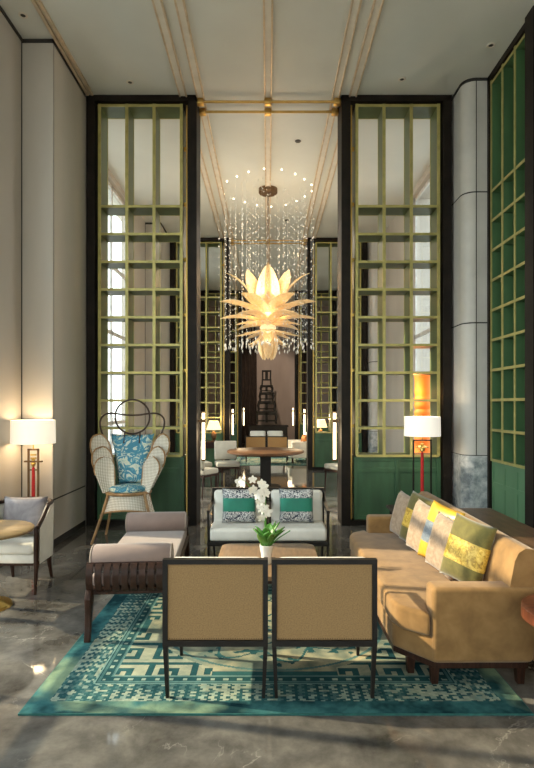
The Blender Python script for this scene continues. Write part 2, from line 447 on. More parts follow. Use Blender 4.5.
# recessed lattice on the right wall
t = thing('wall_lattice', 'green lattice panel set into the right wall above the sofa', 'screen')
off = (WX, 6.55, 0); t.location = off
f = MB(); f.box(2.90, 3.14, 5.84, 6.03, 0, CEIL).box(2.93, 3.14, 7.075, 7.138, 0, CEIL).box(2.93, 3.14, 5.84, 7.138, 5.99, CEIL-.002)
f.build('frame', dark_m, t, off)
f = MB().box(3.12, 3.139, 6.03, 7.075, 0, 5.99); f.build('backing_board', wallgreen_m, t, off)
L = MB(); T = MB(); cols = [6.045+(7.06-6.045)*i/3 for i in range(4)]
for c in cols:
    L.box(2.955, 3.12, c-.016, c+.016, .978, 5.985); T.box(2.945, 2.957, c-.018, c+.018, .978, 5.988)
for z in ZR:
    L.box(2.955, 3.12, 6.03, 7.075, z-.015, z+.015); T.box(2.947, 2.957, 6.03, 7.075, z-.017, z+.017)
L.build('lattice', wallgreen_m, t, off); T.build('gilt_edging', lime_m, t, off)
P = MB().box(2.975, 3.12, 6.03, 7.075, .0, .962)
for c in (6.05, 6.38, 6.72, 7.055): P.box(2.967, 2.99, c-.028, c+.028, 0, .962)
for z in (.06, .66, .93): P.box(2.968, 2.99, 6.03, 7.075, z-.03, z+.03)
P.build('base_panel', M('right_wall_panel_green', (.10, .215, .115), .42, var=.12, scale=3, stretch=(1, 1, .3)), t, off)

# sconces on the inner posts
def sconce(label):
    t = thing('wall_sconce', label, 'sconce', 'light tube sconces on the screen posts')
    MB().lathe([(0, -.34), (.022, -.335), (.022, .335), (0, .34)], n=12).build('light_tube', sconce_m, t, smooth=True)
    MB().box(-.034, .034, -.03, .03, .195, .245, .006).build('clasp', bronze_m, t)
    for z in (-.36, .335): MB().box(-.028, .028, -.028, .028, z, z+.025, .004).build('end_cap', bronze_m, t)
    return t
s0 = sconce('light tube on the nearest left screen post, largest on the left side')
MB().box(-.07, -.02, -.012, .012, .205, .235).build('arm', bronze_m, s0)
s0.location = (-.935, 7.73, 1.25)
s1 = dup(s0, (.965, 7.73, 1.25), PI, 'light tube on the nearest right screen post, largest on the right side')
for i, nm in ((1, 'second'), (2, 'farthest')):
    for sg, sd in ((-1, 'left'), (1, 'right')):
        dup(s0, (-.935 if sg < 0 else .965, 7.73+PER*i, 1.25), 0 if sg < 0 else PI, 'light tube on the %s screen post on the %s of the hall' % (nm, sd))

# downlights
def at(px, py, z): # ceiling point
    s = (405-py)/(z-1.7); return ((px-268)/s, 534/s, z)
for i, (px, py, lb) in enumerate([(23, 15, 'recessed downlight in the ceiling strip above the left wall'), (130, 82, 'recessed downlight above the left lattice screen'),
        (402, 79, 'recessed downlight above the right lattice screen'), (491, 45, 'recessed downlight in the ceiling near the right wall lattice'),
        (298, 141, 'dark recessed spotlight in the ceiling before the chandelier'), (287, 220, 'dark recessed spotlight in the ceiling beyond the chandelier canopy')]):
    x, y, z = at(px, py, CEIL)
    t = thing('downlight', lb, 'downlight', 'recessed ceiling downlights', (x, y, CEIL))
    MB().lathe([(.028, 0.001), (.05, -.001), (.052, -.006), (.045, -.012), (.03, -.010), (.026, .0)], n=20).build('rim', trimw_m if i < 4 else chrome_m, t, smooth=True)
    MB().lathe([(0, -.004), (.03, -.005), (.03, -.001)], n=16).build('lens', chrome_m, t, smooth=True)

# ------------------------------------------------------------------ chandelier
CX, CY = 0.0, 10.8
t = thing('chandelier', 'glowing amber lotus chandelier hung among crystal strands', 'chandelier', None, (CX, CY, CEIL))
def petal(az, r0, z0, L, W, e0, e1, cup=.25, tipw=1.0, n=10, m=6):
    """petal as grid: e0,e1 elevation at base and tip in degrees"""
    pts = []; p = Vector((r0, 0, z0)); 
    for i in range(n+1):
        u = i/n; pts.append(p.copy()); e = math.radians(e0+(e1-e0)*u)
        p = p+Vector((math.cos(e), 0, math.sin(e)))*(L/n)
    def fn(u, v):
        i = min(n, int(round(u*n))); c = pts[i]; e = math.radians(e0+(e1-e0)*u)
        prof = max(0, math.sin(PI*min(1, .10+.90*u**1.05)))**.62*(1-.25*u) if u < 1 else 0
        y = (v-.5)*W*max(prof, .02); nrm = Vector((-math.sin(e), 0, math.cos(e)))
        q = c+Vector((0, y, 0))+nrm*(cup*W*((2*v-1)**2)*prof)
        ca, sa = math.cos(az), math.sin(az)
        return (q.x*ca-q.y*sa, q.x*sa+q.y*ca, q.z)
    b = MB().grid(fn, n, m); b.solidify(.008); return b
Z0 = 3.46-CEIL
def ring(n, ph, nm, mat, *a, **k):
    for i in range(n): petal(ph+i*2*PI/n, *a, **k).build(nm, mat, t, smooth=True, angle=80)
HP = PI/2
D_ = math.radians
for a_, z_, L_, W_, e0_, e1_ in ((90, .06, 1.20, .56, 62, 90), (40, .05, 1.15, .64, 50, 84), (140, .05, 1.15, .64, 50, 84), (0, .03, .78, .46, 46, 88), (180, .03, .78, .46, 46, 88), (-90, .04, .56, .60, 18, 95)):
    petal(D_(a_), .10, Z0+z_, L_, W_, e0_, e1_, cup=.22).build('upright_petal', lotus_m, t, smooth=True, angle=80)
ring(4, 0, 'tall_curved_petal', lotus_m, .28, Z0+.12, 1.02, .15, 84, 18, cup=.2)
ring(6, 0, 'side_petal', lotus_m, .12, Z0+.02, .92, .40, 34, 2, cup=.2)
ring(4, PI/4, 'side_petal', lotus_m, .10, Z0-.02, .90, .30, 26, -8, cup=.2)
ring(6, 0, 'side_petal', lotus_m, .10, Z0-.09, .88, .30, 16, -10, cup=.2)
ring(6, PI/6, 'side_petal', lotus_m, .08, Z0-.17, .66, .24, 8, -16, cup=.2)
ring(8, 0, 'lower_petal', lotus_m, .08, Z0-.24, .60, .18, -22, -2, cup=.15)
ring(6, PI/6, 'lower_petal', lotus_m, .07, Z0-.28, .50, .17, -62, -8, cup=.15)
ring(5, -HP, 'bottom_petal', lotus_m, .10, Z0-.24, .62, .24, -74, -108, cup=.15)
MB().lathe([(0, .22), (.10, .20), (.19, .12), (.22, 0), (.19, -.05), (.1, -.08), (0, -.09)], (0, 0, Z0+.06), 24).build('glowing_dome', lotusin_m, t, smooth=True)
MB().lathe([(0, .10), (.12, .06), (.17, -.02), (.13, -.10), (.06, -.3), (0, -.42)], (0, 0, Z0-.18), 20).build('glowing_core', lotusin_m, t, smooth=True)
MB().lathe([(0, -.10), (.17, -.10), (.19, -.08), (.19, -.0), (0, 0)], n=28).build('canopy', bronze_m, t, smooth=True)
MB().tube([(0, 0, -.05), (0, 0, Z0+.2)], .012, 8).build('stem', bronze_m, t)
for i in range(18):
    a = i*2*PI/18+.1; rr = .90+.05*math.sin(i*5)
    MB().lathe([(0, -.024), (.010, -.020), (.013, -.010), (.010, -.001)], (rr*math.cos(a), rr*math.sin(a), 0), 8).build('spot_bulb', bulb_m, t)
def strand_mesh(L, seed):
    rnd = random.Random(seed); b = MB()
    b.tube([(0, 0, 0), (0, 0, -L)], .0005, 3, cap=False)
    z = -rnd.uniform(.15, .4)
    while z > -L:
        r = rnd.uniform(.008, .014); 
        b.lathe([(0, z+r*1.5), (r, z), (0, z-r*1.5)], n=5); z -= rnd.uniform(.12, .26)
    b.lathe([(0, -L+.04), (.014, -L-.005), (0, -L-.05)], n=6)
    return b
protos = []
for i in range(8):
    protos.append(strand_mesh(3.18+.06*math.sin(i*2.3), i).build('crystal_strand', crystal_m, t))
cnt = 0; sp = []
rnd = random.Random(3)
while len(sp) < 96:
    a = rnd.uniform(0, 2*PI); rr = .99*math.sqrt(rnd.uniform(.09, 1))
    p = (rr*math.cos(a), rr*math.sin(a))
    if rr < .45: continue
    if all((p[0]-q[0])**2+(p[1]-q[1])**2 > .008 for q in sp): sp.append(p)
for i, p in enumerate(sp):
    o = protos[i] if i < 8 else protos[i % 8].copy()
    if i >= 8: COL.objects.link(o); o.parent = t
    o.location = (p[0], p[1], 0)

# ------------------------------------------------------------------ lounge chairs (pairs)
RUGT = .012
def lounge_chair(label, w=.606):
    t = thing('lounge_chair', label, 'chair', 'dark framed lounge chairs')
    h = w/2; d = .28
    # legs, slightly tapered; rear legs run up into the back frame
    for sx in (-1, 1):
        b = MB(); b.prism([(sx*(h-.028), d-.04), (sx*h, d-.04), (sx*h, d), (sx*(h-.028), d)], .30, .80)
        x1, x0 = sx*h, sx*(h-.028)
        b.build('back_post', blackwood_m, t)
        leg = MB()
        leg.grid(lambda u, v: ((x0+x1)/2-sx*.012*(1-v)+(.014-.004*(1-v))*math.cos(PI/4+u*2*PI)*1.3, d-.02+(.018-.005*(1-v))*math.sin(PI/4+u*2*PI)*1.3, .302*v), 4, 3, True)
        leg.build('leg', blackwood_m, t)
        leg = MB()
        leg.grid(lambda u, v: ((x0+x1)/2-sx*.008*(1-v)+(.014-.004*(1-v))*math.cos(PI/4+u*2*PI)*1.3, -d+.02+(.016-.004*(1-v))*math.sin(PI/4+u*2*PI)*1.3, .632*v), 4, 3, True)
        leg.build('leg', blackwood_m, t)
        arm = MB().prism([(d-.02, .73), (d-.02, .765), (d-.16, .675), (-d+.0, .655), (-d+.0, .628), (d-.14, .643)], min(x0, x1), max(x0, x1), 'x')
        arm.build('armrest', blackwood_m, t)
    MB().box(-h+.028, h-.028, d-.04, d, .772, .80).build('top_rail', blackwood_m, t)
    MB().box(-h+.028, h-.028, d-.04, d, .30, .335).build('bottom_rail', blackwood_m, t)
    p = MB().box(-h+.028, h-.028, d-.030, d-.008, .335, .772, .004); pn = p.build('back_panel', backweave_m, t)
    nb = MB()
    for i in range(40):
        x = -h+.04+(2*h-.08)*i/39
        nb.lathe([(0, .003), (.004, 0.0)], (0, 0, 0), 5, Matrix.Translation((x, d-.0075, .343)) @ Matrix.Rotation(-PI/2, 4, 'X'))
    nb.build('nail_trim', bronze_m, pn)
    f = MB().box(-h+.002, h-.002, -d+.002, d-.04, .30, .345, .006); f.build('seat_frame', blackwood_m, t)
    MB().box(-h+.022, h-.022, -d+.0, d-.13, .345, .475, .035, 4).build('seat_cushion', cream_m, t, smooth=True)
    m_ = Matrix.Translation((0, d-.095, .552)) @ Matrix.Rotation(math.radians(-4), 4, 'X')
    MB().box(-h+.026, h-.026, -.055, .055, -.20, .235, .04, 4, m_).build('back_cushion', cream_m, t, smooth=True)
    return t
c0 = lounge_chair('dark framed lounge chair seen from behind, front left of the pair')
c0.location = (-.303, 3.345, RUGT); c0.rotation_euler = (0, 0, PI)
dup(c0, (.325, 3.345, RUGT), PI, 'dark framed lounge chair seen from behind, front right of the pair')
dup(c0, (-.303, 5.56, 0), 0, 'white cushioned lounge chair facing forward, left of the orchid, beyond the coffee table')
dup(c0, (.308, 5.56, 0), 0, 'white cushioned lounge chair facing forward, right of the orchid, beyond the coffee table')
dup(c0, (-.35, 15.5, RUGT), PI, 'far lounge chair seen from behind, left one beyond the pedestal table')
dup(c0, (.265, 15.5, RUGT), PI, 'far lounge chair seen from behind, right one beyond the pedestal table')
dup(c0, (-.36, 18.7, 0), 0, 'far white lounge chair facing forward below the tower sculpture, left one')
dup(c0, (.25, 18.7, 0), 0, 'far white lounge chair facing forward below the tower sculpture, right one')

def throw_pillow(label, w, h, th, loc, yaw, tilt, bands, group=None, name='throw_pillow', roll=0):
    """bands: list of (v0,v1,material) along the height"""
    t = thing(name, label, 'pillow', group)
    t.location = loc; t.rotation_euler = (tilt, roll, yaw)
    full = MB().pillow(w, h, th)
    bands = list(bands)
    if len(bands) == 1:
        full.build('pillow_cover', bands[0][2], t, smooth=True, angle=180)
        full = None
    else:
        first = True
        for (a, b, m_) in bands:
            mb = MB().pillow(w, h, th, 20)
            def cut(co, no):
                bmesh.ops.bisect_plane(mb.bm, geom=mb.bm.verts[:]+mb.bm.edges[:]+mb.bm.faces[:], plane_co=co, plane_no=no, clear_outer=True)
            if a > 0: cut((0, 0, a*h), (0, 0, -1))
            if b < 1: cut((0, 0, b*h), (0, 0, 1))
            if 0 < a and b < 1:
                for v in mb.bm.verts: v.co.y *= 1.03; v.co.x *= 1.01
            mb.build('pillow_band', m_, t, smooth=True, angle=180)
    return t
for x, lb in ((-.30, 'left'), (.295, 'right')):
    throw_pillow('patterned pillow with green velvet band on the %s white lounge chair' % lb, .36, .35, .12, (x, 5.545, .478), 0, math.radians(-9),
        [(0, .33, zebra_m), (.33, .72, teal_m), (.72, 1, zebra_m)], 'patterned pillows with green bands')

# ------------------------------------------------------------------ coffee table + orchid
t = thing('coffee_table', 'low brown coffee table with rounded corners between the white and front chairs', 'table', None, (0, 4.45, RUGT+.002))
def rrect(hx, hy, r, n=5):
    p = []
    for (cx, cy, a0) in ((hx-r, hy-r, 0), (-hx+r, hy-r, 90), (-hx+r, -hy+r, 180), (hx-r, -hy+r, 270)):
        for i in range(n+1):
            a = math.radians(a0+90*i/n); p.append((cx+r*math.cos(a), cy+r*math.sin(a)))
    return p
MB().prism(rrect(.42, .48, .09), .375, .41, bev=.006).build('table_top', teak_m, t, smooth=True)
MB().prism(rrect(.36, .42, .06), .335, .375).build('apron', wood_m, t, smooth=True)
for sx in (-1, 1):
    for sy in (-1, 1):
        MB().tube([(sx*.33, sy*.39, .34), (sx*.345, sy*.405, 0)], [.024, .015], 10).build('leg', wood_m, t, smooth=True)
VZ = .41+RUGT
t = thing('potted_orchid', 'white orchid in a slim white vase on the coffee table', 'orchid', None, (-.012, 4.30, VZ+.004))
MB().lathe([(0, 0), (.035, 0), (.042, .01), (.045, .08), (.055, .13), (.058, .15), (.050, .15), (.045, .12), (0, .11)], n=24).build('vase', porcelain_m, t, smooth=True)
rnd = random.Random(11)
def leaf(az, L, W, e0, e1, z=.13):
    return petal(az, .012, z, L, W, e0, e1, cup=.15, n=8, m=4)
for i in range(12):
    leaf(i*2*PI/12+rnd.uniform(-.3, .3), rnd.uniform(.15, .20), rnd.uniform(.09, .12), rnd.uniform(55, 85), rnd.uniform(15, 60)).build('leaf', leaf_m, t, smooth=True, angle=90)
for i in range(5):
    leaf(rnd.uniform(0, 2*PI), rnd.uniform(.2, .28), .03, rnd.uniform(40, 75), rnd.uniform(10, 50)).build('leaf', leaf_m, t, smooth=True, angle=90)
stems = []
for (dx, dy, hh, bend) in ((-.04, 0, .58, -.16), (-.01, .02, .58, -.07), (-.02, -.03, .52, .02)):
    pts = [Vector((dx*u+bend*max(0, u-.45)**1.3*2, dy*u, .12+hh*(u if u < .8 else .8+.13*math.sin((u-.8)*8)))) for u in [i/12 for i in range(13)]]
    MB().tube(pts, .004, 6).build('stem', leaf_m, t, smooth=True); stems.append(pts)
MB().tube([(.0, .0, .12), (.10, -.02, .21), (.19, -.03, .27)], .005, 6).build('stem', leaf_m, t, smooth=True)
def flower(c, yaw, pitch, s):
    b = MB(); m_ = Matrix.Translation(c) @ Matrix.Rotation(yaw, 4, 'Z') @ Matrix.Rotation(pitch, 4, 'X')
    for k in range(5):
        a = k*2*PI/5+PI/2; W = .85 if k in (1, 4) else .6
        g = []
        def fn(u, v):
            w = math.sin(PI*(u*.9+.08))**.6*W*s*(v-.5); r = s*u
            p = Vector((r*math.cos(a)-w*math.sin(a), -.15*s*math.sin(u*2)+.25*s*(v-.5)**2, r*math.sin(a)+w*math.cos(a)))
            return m_ @ p
        b.grid(fn, 5, 4)
    b.lathe([(0, .18*s), (.1*s, .1*s), (.12*s, 0), (0, -.1*s)], (0, 0, 0), 6, m_ @ Matrix.Rotation(PI/2, 4, 'X'))
    return b
cent = []
for pts in stems:
    for i in (6, 7, 8, 9, 10, 11, 12):
        p = pts[i]; cent.append(p+Vector((rnd.uniform(-.045, .03), rnd.uniform(-.05, .02), rnd.uniform(-.02, .02))))
for c in cent:
    flower(c, rnd.uniform(-.7, .7), rnd.uniform(-.3, .5), rnd.uniform(.036, .046)).build('blossom', petal_m, t, smooth=True, angle=180)

# ------------------------------------------------------------------ rug
def build_rug():
    X0, X1, Y0, Y1 = -1.365, 1.45, 2.925, 5.23; W = X1-X0; D = Y1-Y0
    cs = .0085; nx = int(W/cs); ny = int(D/cs)
    dk = Vector((.012, .046, .058)); md = Vector((.034, .115, .128)); lt = Vector((.19, .32, .31)); cr = Vector((.45, .40, .27)); pale = Vector((.36, .41, .33))
    def col(x, y):
        dx = min(x, W-x); dy = min(y, D-y); d = min(dx, dy)
        along = y if dx < dy else x
        n1 = mnoise.noise(Vector((x*3.3+.3, y*3.3+.7, .2))); n2 = mnoise.noise(Vector((x*9.7, y*9.7, 5.3))); n3 = mnoise.noise(Vector((x*31, y*31, 2.3)))
        wear = .5+.9*mnoise.noise(Vector((x*1.3+4.2, y*1.3+.4, 2.5)))+.2*n2
        if d < .115:
            k = .5+1.3*n1+.7*n2+.4*n3
            c = dk.lerp(Vector((.050, .165, .18)), min(1, max(0, k)))
            if wear > .6: c = c.lerp(Vector((.26, .36, .24)), min(.75, (wear-.6)*4))
            return c
        if d < .122: return lt.lerp(md, .4)
        if d < .31:   # small brick mosaic
            r = int(d/.0185); q = int((along+(.016 if r % 2 else 0))/.032)
            h = mnoise.noise(Vector((q*1.73+.4, r*2.37+.1, 9.2)))+.6*n1
            on = ((q+r) % 2 == 0)
            a = dk.lerp(md, min(1, max(0, .2+.9*wear+.5*n3))); b = lt.lerp(pale, max(0, min(1, .5+1.5*h)))
            if h < -.1: b = b.lerp(a, .7)
            if h > .33: a = a.lerp(b, .7)
            b = b.lerp(a, max(0, min(.6, .5-wear)))
            return b if on else a
        if d < .318: return lt
        if d < .40:   # fine stripes and dots
            if .345 < d < .375: return pale.lerp(lt, .5) if (int(along/.028) % 3 == 0) else dk.lerp(md, .5)
            return lt.lerp(md, .3+.5*wear) if int(d/.0105) % 2 else dk.lerp(md, .5)
        if d < .41: return lt.lerp(md, .3)
        # inner field with key fret corners and a medallion
        fx = x-W/2; fy = y-D/2
        field = cr.lerp(pale, max(0, min(1, .4+.8*n1))).lerp(md, max(0, min(.55, .25+.9*n2-.5*(wear-.5))))
        ex = W/2-.41; ey = D/2-.41
        ax = ex-abs(fx); ay = ey-abs(fy)
        R = math.hypot(fx/1.02, fy/.86)
        if R < .80:
            if R > .775: return md.lerp(lt, .4)
            a = math.atan2(fy, fx)
            scroll = min(abs(R-(.58+.09*math.sin(a*8))), abs(R-(.30+.07*math.sin(a*6))))
            if scroll < .014: return md
            bl = (R*math.cos(a*6)*.5)
            k = abs(((a*6/PI) % 2)-1)
            if abs(R-(.58+.09*math.sin(a*8+.9))) < .07 and mnoise.noise(Vector((fx*18, fy*18, 1))) > .18: return md.lerp(dk, .3)
            if R < .14 and mnoise.noise(Vector((fx*22, fy*22, 3))) > .0: return md
            if abs(R-.24) < .012 and int(a*6) % 2 == 0: return md.lerp(lt, .4)
            return field
        # greek key: unit cells with a spiral
        cell = .285; u = ((fx+10*cell) % cell)/cell; v = ((fy+10*cell) % cell)/cell
        iu = int(u*7); iv = int(v*7)
        key = ["1111111", "1000001", "1011101", "1010101", "1010001", "1011111", "0000000"]
        if R > .84 and (ax < .60 and ay < .62):
            on = key[iv][iu] == '1'
            return (lt.lerp(cr, .6) if on else md.lerp(dk, .45-.5*n1)) if (ax+ay) < .85 else (md.lerp(dk, .3) if on else field)
        if ax < .05 or ay < .05: return md
        return field
    bm = bmesh.new(); cl = bm.loops.layers.float_color.new('pattern')
    V = [[bm.verts.new((X0+W*i/nx, Y0+D*j/ny, RUGT)) for j in range(ny+1)] for i in range(nx+1)]
    for i in range(nx):
        for j in range(ny):
            f = bm.faces.new((V[i][j], V[i+1][j], V[i+1][j+1], V[i][j+1]))
            c = col((i+.5)/nx*W, (j+.5)/ny*D); c4 = (c.x, c.y, c.z, 1)
            for l in f.loops: l[cl] = c4
    me = bpy.data.meshes.new('pile'); bm.to_mesh(me); bm.free()
    m, nt, b, _ = new_mat('rug_pile')
    a = nt.nodes.new('ShaderNodeVertexColor'); a.layer_name = 'pattern'
    f = noise_tex(nt, coord(nt), 4, 6, .7, .5); f2 = noise_tex(nt, coord(nt), 180, 2)
    mx = nt.nodes.new('ShaderNodeMix'); mx.data_type = 'RGBA'; mx.blend_type = 'MULTIPLY'; mx.inputs[0].default_value = 1
    nt.links.new(a.outputs[0], mx.inputs[6]); nt.links.new(ramp(nt, f, [(.3, (.42, .50, .54)), (.7, (1.28, 1.2, 1.08))]), mx.inputs[7])
    nt.links.new(mx.outputs[2], b.inputs['Base Color']); b.inputs['Roughness'].default_value = 1; b.inputs['Specular IOR Level'].default_value = .05
    bump(nt, b, f2, .4, .004)
    me.materials.append(m)
    t = thing('area_rug', 'teal and cream patterned rug under the front seating group', 'rug', None, (0.04, 4.08, 0))
    o = bpy.data.objects.new('pile', me); COL.objects.link(o); o.parent = t; o.location = (-.04, -4.08, 0)
    e = MB().box(X0-.004, X1+.004, Y0-.004, Y1+.004, 0.0005, RUGT-.001); e.build('binding', rugedge_m, t, (0.04, 4.08, 0))
    return t
rug = build_rug()
dup(rug, (-.04, 16.2, 0), None, 'teal patterned rug under the far seating group')

# ------------------------------------------------------------------ slatted bench
piping_m = M('taupe_piping', (.42, .34, .28), .8)
t = thing('slatted_bench', 'taupe velvet bench with two bolsters and dark slatted scroll ends', 'bench', None)
hw = .31; hl = .83
MB().box(-hw+.015, hw-.015, -hl+.10, hl-.10, .355, .445, .03, 4).build('seat_cushion', taupe_m, t, smooth=True)
MB().box(-hw, hw, -hl+.06, hl-.06, .31, .356, .006).build('frame', wood_m, t)
for sy in (-1, 1):
    prof = [(.0, .545), (.03, .54), (.055, .51), (.065, .47), (.06, .41), (.04, .36), (.0, .33)]
    for i in range(10):
        x = -hw+.03+(2*hw-.06)*i/9
        def fn(u, v):
            k = u*6; a = min(5, int(k)); f = k-a
            yy = prof[a][0]*(1-f)+prof[a+1][0]*f; zz = prof[a][1]*(1-f)+prof[a+1][1]*f
            return (x+(v-.5)*.047, sy*(hl-.06+yy), zz)
        b = MB().grid(fn, 18, 1); b.solidify(.014); b.build('slat', wood_m, t, smooth=True)
    MB().box(-hw, hw, sy*(hl-.055)-.012, sy*(hl-.055)+.012, .52, .548, .005).build('top_rail', wood_m, t)
    m_ = Matrix.Translation((0, sy*(hl-.155), .552 if sy < 0 else .518)) @ Matrix.Rotation(PI/2, 4, 'Y')
    L = .30
    bo = MB().lathe([(0, -L), (.055, -L), (.088, -L+.008), (.10, -L+.03), (.101, 0), (.10, L-.03), (.088, L-.008), (.055, L), (0, L)], n=28, mat=m_)
    bo = bo.build('bolster', taupe_m, t, smooth=True)
    for e in (-1, 1):
        pp = MB(); pp.tube([m_ @ Vector((.095*math.cos(a*PI/12), .095*math.sin(a*PI/12), e*(L-.012))) for a in range(24)], .005, 6, True)
        pp.build('piping', piping_m, bo, smooth=True)
    for sx in (-1, 1):
        b = MB(); pts = []
        b.prism([(sy*(hl-.02), .36), (sy*(hl+.01), .30), (sy*(hl-.005), .2), (sy*(hl+.0), .1), (sy*(hl+.025), 0), (sy*(hl-.01), 0), (sy*(hl-.045), .12), (sy*(hl-.075), .22), (sy*(hl-.12), .33)],
                sx*(hw-.02)-.022, sx*(hw-.02)+.022, 'x', .006)
        b.build('leg', wood_m, t, smooth=True)
t.location = (-1.06, 4.66, RUGT); t.rotation_euler = (0, 0, math.radians(4.2))

# ------------------------------------------------------------------ sofa
SO = (1.2, 4.35, 0)
t = thing('sofa', 'long tan suede sofa with six throw pillows on the right of the rug', 'sofa', None, SO)
Ya, Yb = 3.29, 5.47
body = [(.80, 3.52), (1.0, 3.285), (1.57, Ya), (1.57, Yb), (1.0, Yb), (.80, Yb-.2)]
MB().prism(body, .15, .30, bev=.02, seg=3).build('base', suede_m, t, SO, smooth=True)
seat = [(.785, 3.53), (.815, 3.42), (.975, 3.285), (1.0, 3.43), (1.45, 3.44), (1.45, 5.31), (1.0, 5.33), (.97, 5.46), (.83, 5.36), (.785, 5.25)]
MB().prism(seat, .302, .450, bev=.03, seg=4).build('seat_cushion', suede_m, t, SO, smooth=True)
for (a, b) in ((Ya-.01, Ya+.145), (Yb-.145, Yb)):
    MB().prism([(.985, .152), (.985, .605), (1.655, .605), (1.655, .52), (1.59, .152)], a, b, 'y', .03, 4).build('armrest', suede_m, t, SO, smooth=True)
# back: leaning, rounded top
def backfn(u, v):
    y = Ya+.012+(Yb-Ya-.024)*u
    prof = [(1.42, .40), (1.455, .60), (1.485, .76), (1.51, .81), (1.55, .835), (1.60, .83), (1.645, .79), (1.66, .70), (1.65, .45), (1.60, .16)]
    k = v*9; a = min(8, int(k)); f = k-a
    return (prof[a][0]*(1-f)+prof[a+1][0]*f, y, prof[a][1]*(1-f)+prof[a+1][1]*f)
b = MB().grid(backfn, 24, 27)
b.bm.verts.ensure_lookup_table()
nv = 28
b.bm.faces.new([b.bm.verts[j] for j in range(nv)]); b.bm.faces.new([b.bm.verts[24*nv+j] for j in range(nv)][::-1])
b.build('backrest', suede_m, t, SO, smooth=True)
MB().prism([(x*.985+.02, 4.38+(y-4.38)*.985) for x, y in body], .115, .15).build('plinth_rail', wood_m, t, SO)
for (x, y) in ((.90, 3.47), (1.01, 3.34), (1.53, 3.34), (.90, 5.28), (1.03, 5.40), (1.55, 5.40)):
    leg = MB()
    leg.prism([(x-.026, y-.026), (x+.026, y-.026), (x+.026, y+.026), (x-.026, y+.026)], RUGT, .118)
    for v in leg.bm.verts:
        if v.co.z < .05: v.co.x = x+(v.co.x-x)*.75; v.co.y = y+(v.co.y-y)*.75
    leg.build('leg', wood_m, t, SO)
O3 = lambda m_mid, m_out: [(0, .30, m_out), (.30, .66, m_mid), (.66, 1, m_out)]
t.location = (SO[0], SO[1]-.09, 0)
for (lb, bands, y, x, hgt, yw, tl) in (
    ('olive and yellow banded pillow nearest on the tan sofa', O3(yellow_m, olive_m), 3.82, 1.31, .47, -46, -25),
    ('plush taupe pillow between the nearest banded pillow and the golden one', [(0, 1, fur_m)], 4.06, 1.25, .43, -58, -22),
    ('golden silk pillow with a slate blue band, middle of the sofa', O3(steel_m, silk_m), 4.27, 1.27, .48, -50, -25),
    ('plush taupe pillow just behind the golden silk pillow', [(0, 1, fur_m)], 4.55, 1.23, .44, -58, -22),
    ('olive and yellow banded pillow at the far end of the sofa', O3(yellow_m, olive_m), 4.80, 1.25, .47, -50, -25),
    ('plush taupe pillow farthest on the sofa, by the far arm', [(0, 1, fur_m)], 5.07, 1.21, .43, -58, -22)):
    throw_pillow(lb, .36, hgt-.02, .11, (x-.005, y-.15, .478), math.radians(yw-18), math.radians(tl+10), bands, 'throw pillows along the tan sofa', roll=math.radians(7))

# console behind the sofa, small tables
CO = (2.03, 4.6, 0)
t = thing('console_table', 'dark wooden console table behind the tan sofa', 'table', None, CO)
MB().box(1.72, 2.36, 3.75, 5.66, .57, .61, .01).build('table_top', M('console_brown', (.13, .075, .045), .35, var=.25, scale=4, stretch=(4, 1, 1)), t, CO)
MB().box(1.78, 2.30, 3.82, 5.60, .46, .57, .004).build('apron', wood_m, t, CO)
for x in (1.81, 2.27):
    for y in (3.86, 5.56): MB().tube([(x, y, .47), (x, y, 0)], [.03, .02], 4).build('leg', wood_m, t, CO)
t = thing('side_table', 'small dark side table behind the far arm of the sofa', 'table', None, (1.52, 5.82, 0))
MB().box(-.20, .20, -.16, .16, .555, .585, .006).build('table_top', blackwood_m, t)
MB().box(-.16, .16, -.13, .13, .51, .555).build('apron', blackwood_m, t)
for x in (-.15, .15):
    for y in (-.12, .12): MB().tube([(x, y, .52), (x, y, 0)], [.018, .013], 4).build('leg', blackwood_m, t)
t = thing('drum_table', 'reddish wood round side table at the right edge near the sofa', 'table', None, (1.66, 2.90, 0))
MB().lathe([(0, .595), (.245, .595), (.26, .585), (.26, .525), (.245, .515), (0, .515)], n=36).build('table_top', red_wood_m, t, smooth=True)
MB().lathe([(0, .516), (.19, .516), (.165, .30), (.16, .08), (.175, .0), (0, 0)], n=32).build('pedestal', blackwood_m, t, smooth=True)

# ------------------------------------------------------------------ left armchair + table + lamps
t = thing('tub_armchair', 'cream tub armchair with brown wooden rim by the left wall', 'armchair', None)
def uplan(u, r=0):
    # U-shaped plan from front right round the back to front left
    hw_ = .235+r; a = u
    if a < .3: f = a/.3; return (hw_, -.25+f*.25)
    if a > .7: f = (a-.7)/.3; return (-hw_, 0-f*.25)
    th = (a-.3)/.4*PI
    return (hw_*math.cos(th), (.24+r)*math.sin(th)*1.0)
def utop(u):
    k = abs(u-.5)*2
    return .765-.015*k if k < .45 else (.758-(k-.45)/.55*.165*(1.35-.35*(k-.45)/.55))
def shell(u, v):
    # closed section: inner up, outer down
    x, y = uplan(u, 0 if v < .5 else .045); zt = utop(u); zb = .27
    k = v*2 if v < .5 else (1-v)*2
    flare = .03*k
    return (x*(1+flare), y*(1+flare), zb+(zt-zb)*min(1, k*1.001))
b = MB().grid(shell, 40, 8); b.build('backrest', cream_m, t, smooth=True)
rim = [(uplan(i/40, .022)[0]*1.03, uplan(i/40, .022)[1]*1.03, utop(i/40)+.004) for i in range(41)]
MB().tube(rim, .02, 8).build('rim', wood_m, t, smooth=True)
MB().box(-.225, .225, -.245, .17, .27, .35, .015).build('base', cream_m, t, smooth=True)
MB().box(-.215, .215, -.25, .16, .352, .45, .03, 4).build('seat_cushion', cream_m, t, smooth=True)
MB().box(-.24, .24, -.235, .19, .25, .272).build('seat_rail', wood_m, t)
